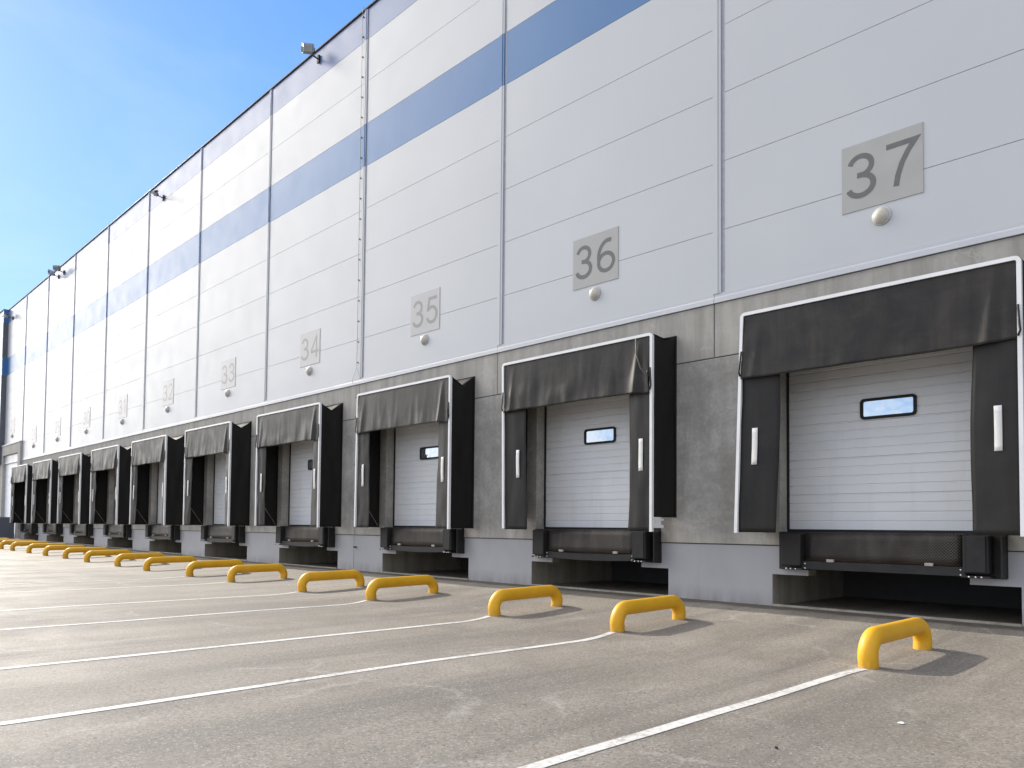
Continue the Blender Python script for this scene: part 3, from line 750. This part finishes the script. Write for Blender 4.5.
# ------------------------------------------------------------------ yellow wheel guards
def guard_mesh(L):
    r, hgt, br = .100, .405, .20
    zc = hgt - r; y0, y1 = r, L - r
    pth = [(0, y0 + .015, -.12), (0, y0 + .015, 0), (0, y0 + .01, (zc - br) * .5), (0, y0, zc - br)]
    for a in range(1, 10): t_ = R(9 * a); pth.append((0, y0 + br - br * math.cos(t_), zc - br + br * math.sin(t_)))
    pth.append((0, y0 + br, zc)); pth.append((0, (y0 + y1) / 2, zc)); pth.append((0, y1 - br, zc))
    for a in range(1, 10): t_ = R(9 * a); pth.append((0, y1 - br + br * math.sin(t_), zc - br + br * math.cos(t_)))
    pth += [(0, y1, zc - br), (0, y1 - .01, (zc - br) * .5), (0, y1 - .015, 0), (0, y1 - .015, -.12)]
    return pth, r
proto = None
side = ['right', 'left']
for k, (gx, y0, y1) in enumerate(GUARD):
    i = k // 2; n = 37 - i
    if k: y1 += .09
    zmid = (gzi(gx, y0) + gzi(gx, y1)) / 2
    if proto is None:
        P, r_ = guard_mesh(1.74)
        b = MB(); b.tube(P, r_, 28); o = b.build('wheel_guard', 'yellow_paint'); proto = o
    else:
        o = proto.copy(); COL.objects.link(o)
    o.location = (gx, y0 - .10, gzi(gx, y0) - .0)
    o.rotation_euler = (math.atan2(gzi(gx, y1) - gzi(gx, y0), y1 - y0) * .4, 0, R([-1.5, 0, 1.5, 1, -1][k % 5]))
    o.scale = (1, (y1 - y0 + .2) / 1.74, 1)
    if k == 0: lab = 'yellow steel wheel guard nearest the camera, in front of dock 37'
    elif k == 1: lab = 'yellow steel wheel guard, second nearest, in front of the wall between docks 36 and 37'
    else: lab = f'bent yellow steel wheel guard, {["first","second","third","fourth","fifth","sixth","seventh","eighth","ninth","tenth","eleventh","twelfth","thirteenth","fourteenth","fifteenth","sixteenth","seventeenth"][k]} counting from the nearest one'
    tag(o, lab, 'wheel guard', 'yellow wheel guards in front of the docks')

# ------------------------------------------------------------------ ramp wall by the drive-in door
b = MB(); b.box(-58.55, -58.25, -9, -.201, .15, 1.84); b.box(-63.4, -58.551, -9, -.201, .15, .75)
tag(b.build('ramp_wall', 'ramp_blue_grey', bevel=.01), 'low dark blue-grey ramp wall sticking out beside the farthest dock', 'ramp wall')
# litter
PXP = (-2.14, -5.91)
b = MB(); b.grid(lambda u, v_: (-.03 + .06 * u, -.02 + .04 * v_, .004 + .01 * math.sin(u * 3) * v_), 4, 4)
o = b.build('paper_scrap', 'paper', solid=.001); o.location = (PXP[0], PXP[1], gzi(*PXP) + .004); o.scale = (.8, .8, .8); tag(o, 'tiny white paper scrap lying on the asphalt near the nearest guard', 'litter')

bm = bmesh.new(); bmesh.ops.create_icosphere(bm, subdivisions=2, radius=.013)
for v_ in bm.verts: v_.co *= 1 + .35 * noise.noise(v_.co * 60); v_.co.z *= .6
me = bpy.data.meshes.new('pebble'); bm.to_mesh(me); bm.free(); me.materials.append(M['stone'])
o = bpy.data.objects.new('pebble', me); COL.objects.link(o); o.location = (-2.466, -7.19, gzi(-2.466, -7.19) + .010)
tag(o, 'small black pebble lying alone on the asphalt at the lower right', 'pebble')

# ------------------------------------------------------------------ sun, sky
EL, AZ = R(29), R(0)          # sun is far down the wall (-x), a touch in front of it (-y)
to_sun = Vector((-math.cos(AZ) * math.cos(EL), -math.sin(AZ) * math.cos(EL), math.sin(EL)))
sl = bpy.data.lights.new('sun', 'SUN'); sl.energy = 2.9; sl.angle = R(.6); sl.color = (1, .93, .82)
so = bpy.data.objects.new('sun', sl); COL.objects.link(so); so.rotation_euler = (-to_sun).to_track_quat('-Z', 'Y').to_euler()
w = bpy.data.worlds.new('World'); scn.world = w; w.use_nodes = True; nt = w.node_tree
bg = nt.nodes['Background']; sky = N(nt, 'ShaderNodeTexSky', sky_type='NISHITA')
sky.sun_disc = False; sky.sun_elevation = EL; sky.sun_rotation = math.atan2(to_sun.x, to_sun.y)
sky.air_density = 1.0; sky.dust_density = .3; sky.ozone_density = 2.0
tc = N(nt, 'ShaderNodeTexCoord'); dirv = tc.outputs['Generated']
sep = N(nt, 'ShaderNodeSeparateXYZ'); nt.links.new(dirv, sep.inputs[0])
# deep clear blue above, paler towards the horizon, blended over the physical sky
blue = mix(nt, ramp(nt, sep.outputs[2], .02, .75, 0, 1), (1.05, 2.5, 4.5), (.22, 1.08, 3.4))
base = mix(nt, .78, sky.outputs[0], blue)
mp = N(nt, 'ShaderNodeMapping'); mp.inputs['Scale'].default_value = (1, 1, 2.2); nt.links.new(dirv, mp.inputs[0])
cl = noisef(nt, mp.outputs[0], 2.1, 8, .60, .6)
wisp = ramp(nt, cl, .44, .8, 0, .15)
# the half of the sky behind the camera carries broken white cloud
back = ramp(nt, sep.outputs[1], .0, -.10, 0, 1)
thick = math2(nt, 'MULTIPLY', ramp(nt, cl, .34, .56, .25, 1), back)
cf = math2(nt, 'MAXIMUM', wisp, thick)
dt = N(nt, 'ShaderNodeVectorMath', operation='DOT_PRODUCT'); nt.links.new(dirv, dt.inputs[0]); dt.inputs[1].default_value = to_sun
lit = math2(nt, 'POWER', ramp(nt, dt.outputs['Value'], .70, .98, 0, 1), 1.5)       # added glow in unseen cloud near the sun, whitens the far wall
ccol = mix(nt, math2(nt, 'MULTIPLY', lit, back), (5.2, 5.2, 5.35), (30., 28.5, 26.5))
nt.links.new(mix(nt, cf, base, ccol), bg.inputs['Color'])
bg.inputs['Strength'].default_value = .13

# ------------------------------------------------------------------ camera
yaw, pitch, roll, f = .8014, .0377, .0093, 775.84
fw = Vector((-math.sin(yaw) * math.cos(pitch), math.cos(yaw) * math.cos(pitch), math.sin(pitch)))
r0 = Vector((math.cos(yaw), math.sin(yaw), 0)); u0 = r0.cross(fw)
rr = r0 * math.cos(roll) + u0 * math.sin(roll); uu = -r0 * math.sin(roll) + u0 * math.cos(roll)
cam = bpy.data.cameras.new('camera'); co = bpy.data.objects.new('camera', cam); COL.objects.link(co)
mw = Matrix((rr, uu, -fw)).transposed().to_4x4(); mw.translation = Vector((0, -11.994, 1.5)); co.matrix_world = mw
cam.sensor_width = 36; cam.lens = f / 1024 * 36; cam.shift_y = (497.73 - 384) / 1024
cam.clip_start = .05; cam.clip_end = 5000
scn.camera = co
scn.view_settings.view_transform = 'Standard'; scn.view_settings.look = 'None'; scn.view_settings.exposure = .98
scn.view_settings.gamma = 1
